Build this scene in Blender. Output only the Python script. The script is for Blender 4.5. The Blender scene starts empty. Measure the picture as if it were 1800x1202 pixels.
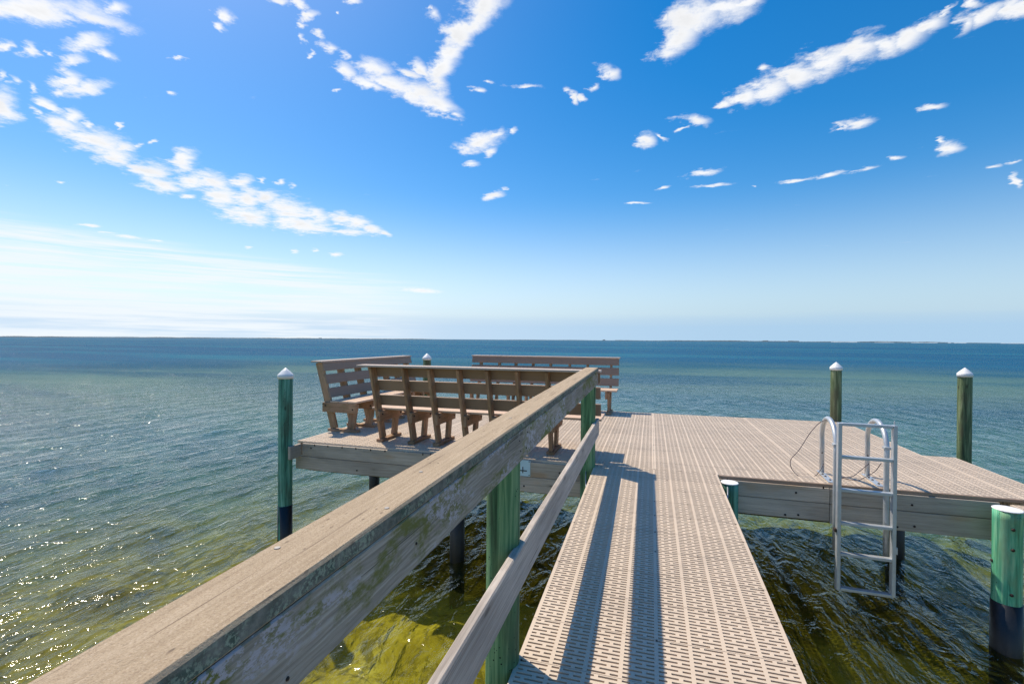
import bpy, math, random
import numpy as np
from mathutils import Vector, Matrix
random.seed(7); RNG = np.random.default_rng(11)
SC = bpy.context.scene
COL = SC.collection
R = math.radians

# ------------------------------------------------------------------ camera
CAM_H = 1.336
F_PX = 828.0
yaw = R(16.5); rho = math.atan(12/1800.); pit = -math.atan(4/F_PX)
Z = Vector((0, 0, 1))
fw0 = Vector((-math.sin(yaw), math.cos(yaw), 0)); r0 = Vector((math.cos(yaw), math.sin(yaw), 0))
FW = (math.cos(pit)*fw0 + math.sin(pit)*Z).normalized()
u0 = r0.cross(FW)
RT = (math.cos(rho)*r0 + math.sin(rho)*u0).normalized()
UP = (math.cos(rho)*u0 - math.sin(rho)*r0).normalized()
cam_d = bpy.data.cameras.new('camera'); cam = bpy.data.objects.new('camera', cam_d); COL.objects.link(cam)
m = Matrix((RT, UP, -FW)).transposed().to_4x4(); m.translation = Vector((0, 0, CAM_H))
cam.matrix_world = m
cam_d.sensor_width = 36; cam_d.lens = F_PX/1800*36; cam_d.clip_start = 0.05; cam_d.clip_end = 30000
SC.camera = cam

# ------------------------------------------------------------------ exposure
SC.view_settings.view_transform = 'Standard'; SC.view_settings.look = 'None'
SC.view_settings.gamma = 1; SC.view_settings.exposure = 0.42
try: SC.view_settings.use_curve_mapping = False
except Exception: pass
SC.cycles.use_denoising = True; SC.cycles.denoiser = 'OPENIMAGEDENOISE'; SC.cycles.denoising_prefilter = 'NONE'; SC.cycles.denoising_input_passes = 'RGB_ALBEDO_NORMAL'
SC.cycles.max_bounces = 8; SC.cycles.transparent_max_bounces = 12
SC.cycles.sample_clamp_indirect = 3
SC.cycles.caustics_reflective = True; SC.cycles.caustics_refractive = False; SC.cycles.blur_glossy = 1.0

# ------------------------------------------------------------------ node helper
class NT:
    def __init__(s, tree): s.t = tree; s.n = tree.nodes; s.l = tree.links
    def new(s, typ, **kw):
        nd = s.n.new(typ)
        for k, v in kw.items():
            if k.startswith('i_'):
                key = k[2:]; key = int(key) if key.isdigit() else key.replace('_', ' ')
                s.set(nd, key, v)
            else: setattr(nd, k, v)
        return nd
    def set(s, nd, key, v):
        sock = nd.inputs[key]
        if isinstance(v, bpy.types.NodeSocket): s.l.new(v, sock)
        elif isinstance(v, bpy.types.Node): s.l.new(v.outputs[0], sock)
        else: sock.default_value = v
    def math(s, op, a, b=0.0, c=None, clamp=False):
        nd = s.n.new('ShaderNodeMath'); nd.operation = op; nd.use_clamp = clamp
        s.set(nd, 0, a); s.set(nd, 1, b)
        if c is not None: s.set(nd, 2, c)
        return nd.outputs[0]
    def vmath(s, op, a, b=None, scale=None):
        nd = s.n.new('ShaderNodeVectorMath'); nd.operation = op
        s.set(nd, 0, a)
        if b is not None: s.set(nd, 1, b)
        if scale is not None: s.set(nd, 'Scale', scale)
        return nd.outputs['Value'] if op in ('LENGTH', 'DOT_PRODUCT', 'DISTANCE') else nd.outputs[0]
    def mapping(s, v, loc=(0, 0, 0), rot=(0, 0, 0), scale=(1, 1, 1), typ='POINT'):
        nd = s.n.new('ShaderNodeMapping'); nd.vector_type = typ
        s.set(nd, 0, v); nd.inputs[1].default_value = loc; nd.inputs[2].default_value = rot; nd.inputs[3].default_value = scale
        return nd.outputs[0]
    def noise(s, v, scale=5, detail=4, rough=.55, dist=0, out='Fac', w=None):
        nd = s.n.new('ShaderNodeTexNoise')
        if w is not None: nd.noise_dimensions = '4D'; s.set(nd, 'W', w)
        s.set(nd, 'Vector', v); s.set(nd, 'Scale', scale); s.set(nd, 'Detail', detail); s.set(nd, 'Roughness', rough); s.set(nd, 'Distortion', dist)
        return nd.outputs[out]
    def voro(s, v, scale=5, feature='F1', out='Distance', rnd=1):
        nd = s.n.new('ShaderNodeTexVoronoi'); nd.feature = feature
        s.set(nd, 'Vector', v); s.set(nd, 'Scale', scale); s.set(nd, 'Randomness', rnd)
        return nd.outputs[out]
    def ramp(s, f, a, b, c0=0., c1=1., smooth=True):
        nd = s.n.new('ShaderNodeMapRange'); nd.interpolation_type = 'SMOOTHSTEP' if smooth else 'LINEAR'
        s.set(nd, 0, f); s.set(nd, 1, a); s.set(nd, 2, b); s.set(nd, 3, c0); s.set(nd, 4, c1)
        return nd.outputs[0]
    def cramp(s, f, stops):
        nd = s.n.new('ShaderNodeValToRGB'); s.set(nd, 0, f)
        el = nd.color_ramp.elements
        while len(el) > 1: el.remove(el[-1])
        el[0].position = stops[0][0]; el[0].color = (*stops[0][1], 1)
        for p, c in stops[1:]:
            e = el.new(p); e.color = (*c, 1)
        return nd.outputs[0]
    def mix(s, f, a, b, mode='MIX'):
        nd = s.n.new('ShaderNodeMix'); nd.data_type = 'RGBA'; nd.blend_type = mode
        s.set(nd, 0, f)
        for i, v in ((6, a), (7, b)):
            if isinstance(v, tuple) and len(v) == 3: v = (*v, 1)
            s.set(nd, i, v)
        return nd.outputs[2]

# ------------------------------------------------------------------ world: sky with clouds
SUN_DIR = Vector((-0.571, 0.336, 1.0)).normalized()
sun_el = math.asin(SUN_DIR.z); sun_az = math.atan2(SUN_DIR.x, SUN_DIR.y)   # clockwise from +Y
world = bpy.data.worlds.new('World'); SC.world = world; world.use_nodes = True
W = NT(world.node_tree); W.n.clear()
sky = W.n.new('ShaderNodeTexSky'); sky.sky_type = 'NISHITA'; sky.sun_disc = False
sky.sun_elevation = sun_el; sky.sun_rotation = sun_az; sky.air_density = 1.0; sky.dust_density = 0.6; sky.ozone_density = 2.5; sky.altitude = 0
SKY_STRENGTH = 0.15; CLOUD_LUM = .78
tc = W.n.new('ShaderNodeTexCoord'); D = tc.outputs['Generated']
sep = W.n.new('ShaderNodeSeparateXYZ'); W.l.new(D, sep.inputs[0])
dz = W.math('MAXIMUM', sep.outputs[2], 0.012)
comb = W.n.new('ShaderNodeCombineXYZ')
W.set(comb, 0, W.math('DIVIDE', sep.outputs[0], dz)); W.set(comb, 1, W.math('DIVIDE', sep.outputs[1], dz))
P = comb.outputs[0]                                             # point on the cloud layer, height 1
def px_dir(x, y): return FW*F_PX + RT*(x-900) - UP*(y-601)
def px_P(x, y):
    d = px_dir(x, y); return np.array([d.x/d.z, d.y/d.z])
# clouds seen in the sky: centre, half length, half width, tilt (degrees up to the right), density
CL = [(40,12,170,26,-6,1),(150,32,85,18,-14,.9),(205,18,30,16,-10,.8),(150,78,42,22,5,1),(185,95,25,10,-20,.6),(130,112,36,16,15,.8),(118,140,30,18,0,.8),(150,160,46,16,12,.95),(112,168,30,8,0,.5),
 (60,92,20,13,0,.8),(12,82,16,12,0,.7),(96,100,8,6,0,.6),(6,188,32,28,-30,1),(28,145,18,10,-30,.6),(62,158,12,10,-40,.7),(5,135,9,11,0,.7),(60,195,16,8,-30,.5),
 (92,190,26,11,-30,.8),(110,222,44,17,-15,1),(128,208,22,14,0,.95),(170,250,56,22,-12,1),(200,275,40,18,-10,1),(215,258,30,10,-5,.8),(160,222,15,7,-35,.7),(213,222,8,8,0,.7),(246,256,10,7,0,.5),(272,250,9,5,0,.6),
 (322,284,26,20,10,1),(262,300,36,18,0,1),(285,325,40,14,-12,1),(335,318,30,16,0,.9),(365,318,34,18,-10,1),(385,345,40,22,-20,1),(420,320,24,14,0,.9),(430,350,30,22,0,1),(435,380,50,18,-10,1),(325,345,16,6,0,.7),
 (462,318,8,8,0,.5),(495,320,10,8,0,.4),(515,327,8,6,0,.5),(470,348,30,14,0,.9),(505,370,50,22,-15,1),(530,395,60,16,-8,1),(555,378,30,14,-20,.9),(600,385,26,13,-10,.9),(627,392,26,12,-10,.95),(650,402,26,10,-20,.9),(676,410,14,5,-25,.8),(612,408,34,7,-5,.9),(570,405,26,6,0,.7),
 (520,442,8,5,0,.5),(592,447,14,5,0,.6),(555,440,6,4,0,.5),(395,52,0,0,0,0),
 (404,36,16,12,-35,1),(389,52,15,8,-25,1),(316,103,11,4,0,.6),(313,168,12,4,-15,.6),
 (495,6,22,9,0,.7),(530,8,14,12,-40,.6),(541,28,12,14,-60,.9),(537,52,10,8,0,.5),(535,75,8,10,0,.5),(568,65,14,9,-30,.6),(578,88,18,10,-20,.7),(548,98,7,7,0,.6),(602,100,14,8,-30,.6),(587,22,5,6,0,.5),(617,2,24,9,-30,.9),
 (610,128,22,14,-20,.8),(660,122,40,16,-10,.8),(645,148,34,10,-20,1),(690,150,50,18,-20,1),(740,165,50,20,-22,1),(775,185,40,15,-30,1),(795,205,22,8,-15,.9),(720,128,40,8,-15,.7),(590,157,9,6,0,.5),
 (855,8,38,26,20,1),(835,35,40,26,50,1),(812,62,34,22,50,1),(795,90,32,22,60,1),(785,120,30,22,60,1),(775,150,26,20,90,1),(750,125,26,9,-45,.9),(765,25,20,14,-40,.4),(755,15,12,6,-30,.5),
 (845,160,10,7,0,.7),(864,147,12,4,0,.5),(843,252,40,16,15,.9),(870,240,16,8,35,.9),(858,268,14,7,20,.9),(905,232,8,8,0,.3),
 (868,343,20,7,15,.9),(925,155,32,5,-5,.6),(888,332,8,4,0,.5),(830,288,16,6,0,.3),
 (1198,58,44,24,50,1),(1222,28,60,32,25,1),(1262,12,60,22,10,1),(1310,2,30,7,10,.9),(1175,32,10,14,0,.5),
 (1073,130,17,15,-35,.95),(1043,153,12,6,10,.6),(1010,172,7,13,15,1),(1022,172,10,6,-20,.9),
 (1134,249,16,11,15,1),(1162,241,12,3,-20,.5),(1222,213,26,9,-5,.9),(1198,227,14,3,20,.6),
 (1275,187,14,6,20,.8),(1305,175,26,15,15,1),(1350,160,40,19,22,1),(1400,135,44,21,25,1),(1450,112,50,22,22,1),(1505,92,55,22,18,1),(1555,82,46,16,12,1),(1600,66,40,17,25,.9),(1640,45,34,14,30,.75),(1667,20,20,7,60,.5),
 (1690,42,26,15,35,1),(1725,28,36,15,25,1),(1765,20,40,14,8,1),(1790,18,40,16,10,1),(1710,2,26,9,-5,.7),(1350,120,14,9,0,.35),
 (1508,217,32,9,10,.95),(1482,222,8,8,0,.9),(1643,187,23,6,8,.9),(1667,260,24,11,8,1),(1655,248,8,7,0,.8),(1790,318,8,13,15,.9),
 (1455,308,36,4,12,.7),(1395,318,40,3,6,.6),(1520,298,30,4,12,.6),(1240,303,34,6,10,.6),(1165,330,16,2.5,12,.6),(1250,325,40,3,4,.6),(1120,357,30,2.5,0,.6),(1575,278,18,4,0,.5),(1750,292,16,4,5,.6),(1780,284,14,4,15,.7),(1320,328,6,3,0,.5),
 (742,511,34,4.5,-4,.8),(155,396,24,4,-5,.7),(225,416,28,3,-7,.7),(190,409,20,2,-4,.5),(275,423,16,2,-4,.5),(108,320,8,3,-15,.5),(438,435,8,3,0,.6)]
CL = [c for c in CL if c[2] > 0]
w1 = W.noise(P, 2.2, 4, .55, 0, 'Color'); w2 = W.noise(P, 9.0, 5, .62, 0, 'Color')
Pw = W.vmath('ADD', P, W.vmath('SCALE', W.vmath('SUBTRACT', w1, (.5, .5, .5)), scale=.10))
Pw = W.vmath('ADD', Pw, W.vmath('SCALE', W.vmath('SUBTRACT', w2, (.5, .5, .5)), scale=.13))
flat = W.n.new('ShaderNodeVectorMath'); flat.operation = 'MULTIPLY'; W.l.new(Pw, flat.inputs[0]); flat.inputs[1].default_value = (1, 1, 0)
Pw = flat.outputs[0]
spw = W.n.new('ShaderNodeSeparateXYZ'); W.l.new(Pw, spw.inputs[0])
fine = W.math('MULTIPLY', W.math('SUBTRACT', W.noise(P, 9, 9, .68), .50), 2.5)
def cloud_field(lst):
    fld = None
    for (x, y, a, b, ang, dn) in lst:
        if fld is not None:
            cv = W.n.new('ShaderNodeCombineXYZ'); W.l.new(spw.outputs[0], cv.inputs[0]); W.l.new(spw.outputs[1], cv.inputs[1]); W.l.new(fld, cv.inputs[2]); Pv = cv.outputs[0]
        else: Pv = Pw
        c = px_P(x, y); an = R(ang); k_ = 1.0 if x < 700 else 1.1; a *= k_; b *= k_
        ex = np.array([math.cos(an), -math.sin(an)]); ey = np.array([math.sin(an), math.cos(an)])
        J = np.stack([(px_P(x+ex[0]*a*.5, y+ex[1]*a*.5)-px_P(x-ex[0]*a*.5, y-ex[1]*a*.5)), (px_P(x+ey[0]*b*.5, y+ey[1]*b*.5)-px_P(x-ey[0]*b*.5, y-ey[1]*b*.5))], 1)
        U, S, Vt = np.linalg.svd(J)
        th = math.atan2(U[1, 0], U[0, 0])
        ln = W.vmath('LENGTH', W.mapping(Pv, (c[0], c[1], 0), (0, 0, th), (S[0], S[1], 1e6), 'TEXTURE'))
        f_ = W.math('SUBTRACT', 1+(dn-1)*.55, ln)
        fld = f_ if fld is None else W.math('MAXIMUM', fld, f_)
    fld = W.math('MAXIMUM', fld, -1.5)
    return W.math('ADD', fld, fine)
# faint scattered wisps everywhere
wis = W.noise(W.mapping(P, (3, 1, 0), (0, 0, .5), (1.0, 2.0, 1)), 2.6, 6, .66)
wisd = W.math('MULTIPLY', W.ramp(wis, .66, .80), .35)
# low streaks of cirrus near the horizon (by bearing and elevation)
bear = W.math('ARCTAN2', sep.outputs[0], sep.outputs[1])
cb = W.n.new('ShaderNodeCombineXYZ'); W.set(cb, 0, bear); W.set(cb, 1, sep.outputs[2])
el = sep.outputs[2]
st = W.noise(W.mapping(cb.outputs[0], (0, 0, 0), (0, 0, R(6)), (1.6, 30, 1)), 2.0, 7, .62)
leftness = W.ramp(bear, -.55, -1.0)                               # bank of cirrus towards the sun side
top_edge = W.math('MULTIPLY_ADD', bear, -.085, .045)               # its upper edge rises to the left
bank = W.math('MULTIPLY', W.ramp(W.math('SUBTRACT', W.math('ADD', el, W.math('MULTIPLY', st, -.05)), top_edge), .022, -.012), W.ramp(bear, -.40, -.72))
bank = W.math('MULTIPLY', bank, W.ramp(W.noise(W.mapping(cb.outputs[0], (2, 0, 0), (0, 0, R(7)), (1.3, 34, 1)), 2.6, 7, .62), .36, .60, .05, 1))
hz1 = W.math('MULTIPLY', W.math('POWER', 2.718, W.math('MULTIPLY', el, -17.0)), .84)
hz2 = W.math('MULTIPLY', W.math('POWER', 2.718, W.math('MULTIPLY', el, -4.5)), .40)
haze = W.math('ADD', W.math('ADD', hz1, hz2), W.math('MULTIPLY', W.ramp(W.math('ADD', el, W.math('MULTIPLY', st, .02)), .066, .050), .12), clamp=True)
skycol = W.n.new('ShaderNodeHueSaturation'); W.l.new(sky.outputs[0], skycol.inputs['Color']); W.set(skycol, 'Saturation', W.ramp(el, .03, .30, .95, 1.56)); skycol.inputs['Hue'].default_value = .499; skycol.inputs['Value'].default_value = .75
CW = 1.0/SKY_STRENGTH*CLOUD_LUM
c_haze = W.mix(W.ramp(bear, -.95, .35), (.61*CW, .76*CW, .92*CW), (.41*CW, .61*CW, .81*CW)); c_bank = (.86*CW, .92*CW, .97*CW); c_cl = (.95*CW, .96*CW, .98*CW)
c1 = W.mix(haze, skycol.outputs[0], c_haze)
c2 = W.mix(W.math('MULTIPLY', bank, .92), c1, c_bank)
def bgnode(c): 
    n_ = W.n.new('ShaderNodeBackground'); W.set(n_, 0, c); n_.inputs[1].default_value = SKY_STRENGTH; return n_.outputs[0]
cur = bgnode(W.mix(wisd, c2, c_cl))
NS = 8; xs_ = [0+1800/NS*i for i in range(NS+1)]; xs_[0] = -250; xs_[-1] = 2050
def bearing(x):
    d = px_dir(x, 300); return math.atan2(d.x, d.y)
for i in range(NS):
    x0_, x1_ = xs_[i], xs_[i+1]
    lst = [c for c in CL if c[0]+c[2]*1.2+30 > x0_ and c[0]-c[2]*1.2-30 < x1_]
    fl = cloud_field(lst); dn_ = W.math('POWER', W.ramp(fl, -.30, .85, 0, 1), .95)
    cc = W.vmath('SCALE', c_cl, scale=W.ramp(W.math('ADD', fl, W.math('MULTIPLY', W.math('SUBTRACT', W.noise(P, 5, 4, .5), .5), 1.5)), .3, 1.5, 1.0, .86))
    b_ = bgnode(W.mix(W.math('MAXIMUM', dn_, wisd), c2, cc))
    ins = W.math('MULTIPLY', W.math('MULTIPLY', W.math('GREATER_THAN', bear, bearing(x0_)), W.math('LESS_THAN', bear, bearing(x1_))), W.math('GREATER_THAN', el, .05))
    mx = W.n.new('ShaderNodeMixShader'); W.l.new(ins, mx.inputs[0]); W.l.new(cur, mx.inputs[1]); W.l.new(b_, mx.inputs[2]); cur = mx.outputs[0]
ow = W.n.new('ShaderNodeOutputWorld'); W.l.new(cur, ow.inputs[0])
world.cycles.sampling_method = 'MANUAL'; world.cycles.sample_map_resolution = 512

# ------------------------------------------------------------------ sun
sd = bpy.data.lights.new('sun', 'SUN'); sd.energy = 3.8; sd.angle = R(.53); sd.color = (1.0, .885, .71)
so = bpy.data.objects.new('sun', sd); COL.objects.link(so)
so.rotation_euler = SUN_DIR.to_track_quat('Z', 'Y').to_euler(); so.location = (0, 0, 20)

# ------------------------------------------------------------------ object helpers
def tag(o, label=None, cat=None, group=None, kind=None):
    if label: o['label'] = label
    if cat: o['category'] = cat
    if group: o['group'] = group
    if kind: o['kind'] = kind
    return o
def empty(name, loc, rz=0, label=None, cat=None, group=None):
    o = bpy.data.objects.new(name, None); COL.objects.link(o); o.empty_display_size = .1
    o.matrix_basis = Matrix.Translation(Vector(loc)) @ Matrix.Rotation(rz, 4, 'Z')
    return tag(o, label, cat, group)
def world_m(o): return (world_m(o.parent) @ o.matrix_basis) if o.parent else o.matrix_basis.copy()
def link(name, mesh, mat=None, parent=None, mw=None, local=None):
    if mat is not None and not mesh.materials: mesh.materials.append(mat)
    o = bpy.data.objects.new(name, mesh); COL.objects.link(o)
    if parent: o.parent = parent
    if local is not None: o.matrix_basis = local
    elif mw is not None: o.matrix_basis = (world_m(parent).inverted() @ mw) if parent else mw
    return o
def mesh_from(name, verts, faces, smooth=False):
    me = bpy.data.meshes.new(name); me.from_pydata([tuple(v) for v in verts], [], faces); me.update()
    if smooth: me.polygons.foreach_set('use_smooth', [True]*len(me.polygons))
    return me
_cache = {}
def cham(lx, ly, lz, c=.003, mat=None):
    key = (round(lx, 4), round(ly, 4), round(lz, 4), round(c, 4), mat.name if mat else '')
    if key in _cache: return _cache[key]
    hx, hy, hz = lx/2, ly/2, lz/2; c = min(c, hx*.4, hy*.4, hz*.4)
    V = []; F = []; idx = {}
    for sx in (-1, 1):
        for sy in (-1, 1):
            for sz in (-1, 1):
                for k in range(3):
                    v = [sx*(hx-c), sy*(hy-c), sz*(hz-c)]; v[k] = (sx*hx, sy*hy, sz*hz)[k]
                    idx[(sx, sy, sz, k)] = len(V); V.append(v)
    def quad(ids):
        pts = [Vector(V[i]) for i in ids]; n = (pts[1]-pts[0]).cross(pts[2]-pts[0]); cen = sum(pts, Vector())/len(pts)
        F.append(ids if n.dot(cen) > 0 else ids[::-1])
    for k in range(3):
        a, b = [i for i in range(3) if i != k]
        for s in (-1, 1):
            ids = []
            for (sa, sb) in ((-1, -1), (1, -1), (1, 1), (-1, 1)):
                t = [0, 0, 0]; t[k] = s; t[a] = sa; t[b] = sb; ids.append(idx[(*t, k)])
            quad(ids)
        for sa in (-1, 1):                       # edges along axis k
            for sb in (-1, 1):
                ids = []
                for (s, kk) in ((-1, a), (1, a), (1, b), (-1, b)):
                    t = [0, 0, 0]; t[k] = s; t[a] = sa; t[b] = sb; ids.append(idx[(*t, kk)])
                quad(ids)
    for sx in (-1, 1):
        for sy in (-1, 1):
            for sz in (-1, 1): quad([idx[(sx, sy, sz, k)] for k in range(3)])
    me = mesh_from('board', V, F)
    if mat: me.materials.append(mat)
    _cache[key] = me
    return me
def frame(p0, p1, up):
    p0 = Vector(p0); p1 = Vector(p1); x = (p1-p0).normalized(); up = Vector(up); z = (up - x*up.dot(x)).normalized(); y = z.cross(x)
    mm = Matrix((x, y, z)).transposed().to_4x4(); mm.translation = (p0+p1)/2
    return mm, (p1-p0).length
def board(name, p0, p1, up, wz, ty, mat, parent=None, c=.003, inparent=False):
    """board along p0-p1; wz = size along up, ty = size across"""
    mm, L = frame(p0, p1, up)
    me = cham(L, ty, wz, c, mat)
    return link(name, me, None, parent, mw=None if inparent else mm, local=mm if inparent else None)
def lathe(name, prof, seg=24, mat=None, wob=0, seed=0, lean=(0, 0), smooth=True):
    rg = random.Random(seed); ph = [rg.uniform(0, 6.28) for _ in range(6)]
    V = []; F = []
    for i, (r, z) in enumerate(prof):
        for k in range(seg):
            a = 2*math.pi*k/seg
            rr = r*(1 + wob*(math.sin(2*a+ph[0]+z*.7)+.6*math.sin(3*a+ph[1]-z*1.3)+.35*math.sin(5*a+ph[2]+z*3)+.4*math.sin(z*4+ph[3])))
            V.append((rr*math.cos(a)+lean[0]*z, rr*math.sin(a)+lean[1]*z, z))
    n = len(prof)
    for i in range(n-1):
        for k in range(seg):
            k2 = (k+1) % seg; F.append((i*seg+k, i*seg+k2, (i+1)*seg+k2, (i+1)*seg+k))
    F.append(tuple(range(seg))[::-1]); F.append(tuple((n-1)*seg+k for k in range(seg)))
    me = mesh_from(name, V, F)
    if smooth:
        fl = [True]*(len(F)-2)+[False]*2; me.polygons.foreach_set('use_smooth', fl)
    if mat: me.materials.append(mat)
    return me
def tube(name, pts, r, seg=12, mat=None, closed=False):
    pts = [Vector(p) for p in pts]; V = []; F = []; n = len(pts); prev = None
    for i, p in enumerate(pts):
        t = (pts[min(i+1, n-1)]-pts[max(i-1, 0)]).normalized()
        if prev is None: prev = t.orthogonal().normalized()
        a = (prev - t*prev.dot(t)).normalized(); b = t.cross(a); prev = a
        for k in range(seg):
            an = 2*math.pi*k/seg; V.append(p + a*math.cos(an)*r + b*math.sin(an)*r)
    for i in range(n-1):
        for k in range(seg):
            k2 = (k+1) % seg; F.append((i*seg+k, i*seg+k2, (i+1)*seg+k2, (i+1)*seg+k))
    F.append(tuple(range(seg))[::-1]); F.append(tuple((n-1)*seg+k for k in range(seg)))
    me = mesh_from(name, V, F, True)
    if mat: me.materials.append(mat)
    return me
def smooth_path(pts, n=10):
    pts = [Vector(p) for p in pts]; out = []
    P_ = [2*pts[0]-pts[1]]+pts+[2*pts[-1]-pts[-2]]
    for i in range(1, len(P_)-2):
        for k in range(n):
            t = k/n; a, b, c, d = P_[i-1:i+3]
            out.append(.5*((2*b)+(-a+c)*t+(2*a-5*b+4*c-d)*t*t+(-a+3*b-3*c+d)*t**3))
    out.append(pts[-1]); return out

# ------------------------------------------------------------------ materials
def new_mat(name):
    mt = bpy.data.materials.new(name); mt.use_nodes = True; t = NT(mt.node_tree); t.n.clear()
    bs = t.n.new('ShaderNodeBsdfPrincipled'); o = t.n.new('ShaderNodeOutputMaterial'); t.l.new(bs.outputs[0], o.inputs[0])
    t.bs = bs; t.out = o; return mt, t
def bump(t, h, strength=.4, dist=.01):
    b = t.n.new('ShaderNodeBump'); t.set(b, 'Height', h); b.inputs['Strength'].default_value = strength; b.inputs['Distance'].default_value = dist
    t.l.new(b.outputs[0], t.bs.inputs['Normal']); return b
def objco(t, rnd=True):
    tcn = t.n.new('ShaderNodeTexCoord'); co = tcn.outputs['Object']
    if rnd:
        oi = t.n.new('ShaderNodeObjectInfo')
        cx = t.n.new('ShaderNodeCombineXYZ'); r_ = oi.outputs['Random']
        t.set(cx, 0, t.math('MULTIPLY', r_, 37.0)); t.set(cx, 1, t.math('MULTIPLY', r_, 91.0)); t.set(cx, 2, t.math('MULTIPLY', r_, 53.0))
        return co, t.vmath('ADD', co, cx.outputs[0]), r_
    return co, co, None
def wood(name, dark, mid, light, grain=1.0, knots=True, rough=.75, algae=None, lichen=None, rndv=.18, bumpd=.0035, warm=None):
    mt, t = new_mat(name); co, cr, rnd = objco(t)
    g1 = t.noise(t.mapping(cr, scale=(1.2, 34, 34)), 1.6*grain, 5, .6, .5)
    g2 = t.noise(t.mapping(cr, scale=(2.0, 90, 90)), 3.0*grain, 4, .6)
    # flowing cathedral grain
    wv = t.n.new('ShaderNodeTexWave'); wv.wave_type = 'BANDS'; wv.bands_direction = 'Z'
    t.set(wv, 'Vector', t.mapping(cr, scale=(.28, 1, 1))); t.set(wv, 'Scale', 26.0); t.set(wv, 'Distortion', 9.0); t.set(wv, 'Detail', 2.0); t.set(wv, 'Detail Scale', .9)
    f = t.math('ADD', t.math('MULTIPLY', g1, .62), t.math('ADD', t.math('MULTIPLY', g2, .30), t.math('MULTIPLY', wv.outputs['Fac'], .10)))
    col = t.cramp(f, [(.25, dark), (.5, mid), (.72, light)])
    big = t.noise(t.mapping(cr, scale=(1, 3, 3)), 1.3, 3, .5)
    col = t.mix(t.ramp(big, .35, .7, 0, .45), col, tuple(c*.62 for c in dark), 'MIX')
    if warm:
        col = t.mix(t.ramp(t.noise(t.mapping(cr, scale=(1, 2.5, 2.5)), 1.7, 2, .5), .55, .75, 0, .7), col, warm)
    if knots:
        kv = t.mapping(cr, scale=(2.3, 9, 9)); kd = t.voro(kv, 1.0)
        km = t.ramp(kd, .05, .10, 1, 0)
        col = t.mix(t.math('MULTIPLY', km, .85), col, tuple(c*.25 for c in dark))
        ring = t.ramp(kd, .10, .22, .45, 0); col = t.mix(ring, col, dark)
    ck = t.ramp(t.noise(t.mapping(cr, scale=(1.1, 110, 110)), 1.0, 3, .55), .655, .70, 0, .75); col = t.mix(ck, col, tuple(c*.2 for c in dark))
    if algae:
        am = t.ramp(t.noise(t.mapping(cr, scale=(1, 2, 2)), 4.0, 7, .72), .47, .60, 0, algae[3]); col = t.mix(am, col, algae[:3])
    if lichen:
        lm = t.ramp(t.noise(t.mapping(cr, scale=(.7, 1.2, 1.2)), 48.0, 8, .78), .49, .55, 0, 1)
        lm = t.math('MULTIPLY', lm, t.ramp(t.noise(t.mapping(cr, (4, 2, 1), scale=(.8, 2, 2)), 3.4, 4, .6), .49, .57, 0, lichen[3])); col = t.mix(lm, col, lichen[:3])
    hs = t.n.new('ShaderNodeHueSaturation'); t.set(hs, 'Color', col); t.set(hs, 'Value', t.math('MULTIPLY_ADD', rnd, rndv*2, 1-rndv))
    t.set(t.bs, 'Base Color', hs.outputs[0]); t.bs.inputs['Roughness'].default_value = rough
    t.bs.inputs['Specular IOR Level'].default_value = .3
    bump(t, t.math('ADD', t.math('MULTIPLY', g1, .6), t.math('MULTIPLY', g2, .5)), .8, bumpd)
    return mt
M = {}
M['fascia'] = wood('weathered_fascia_wood', (.27, .225, .18), (.50, .425, .345), (.62, .535, .445), warm=(.45, .28, .15), rough=.8)
M['rail'] = wood('weathered_rail_wood', (.15, .13, .10), (.35, .305, .25), (.54, .48, .41), algae=(.16, .165, .035, .95), lichen=(.47, .43, .455, 1.0), grain=1.6, rough=.85)
M['lower_rail'] = wood('lower_rail_wood', (.26, .215, .18), (.47, .41, .355), (.66, .59, .52), rndv=.05, grain=1.2, rough=.8, knots=True)
M['bench_leg'] = wood('bench_leg_wood', (.22, .115, .065), (.44, .26, .15), (.58, .39, .26), algae=(.11, .10, .03, .35), rndv=.15)
M['joist'] = wood('joist_wood', (.05, .045, .035), (.10, .09, .07), (.16, .14, .11), knots=False)

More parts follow.
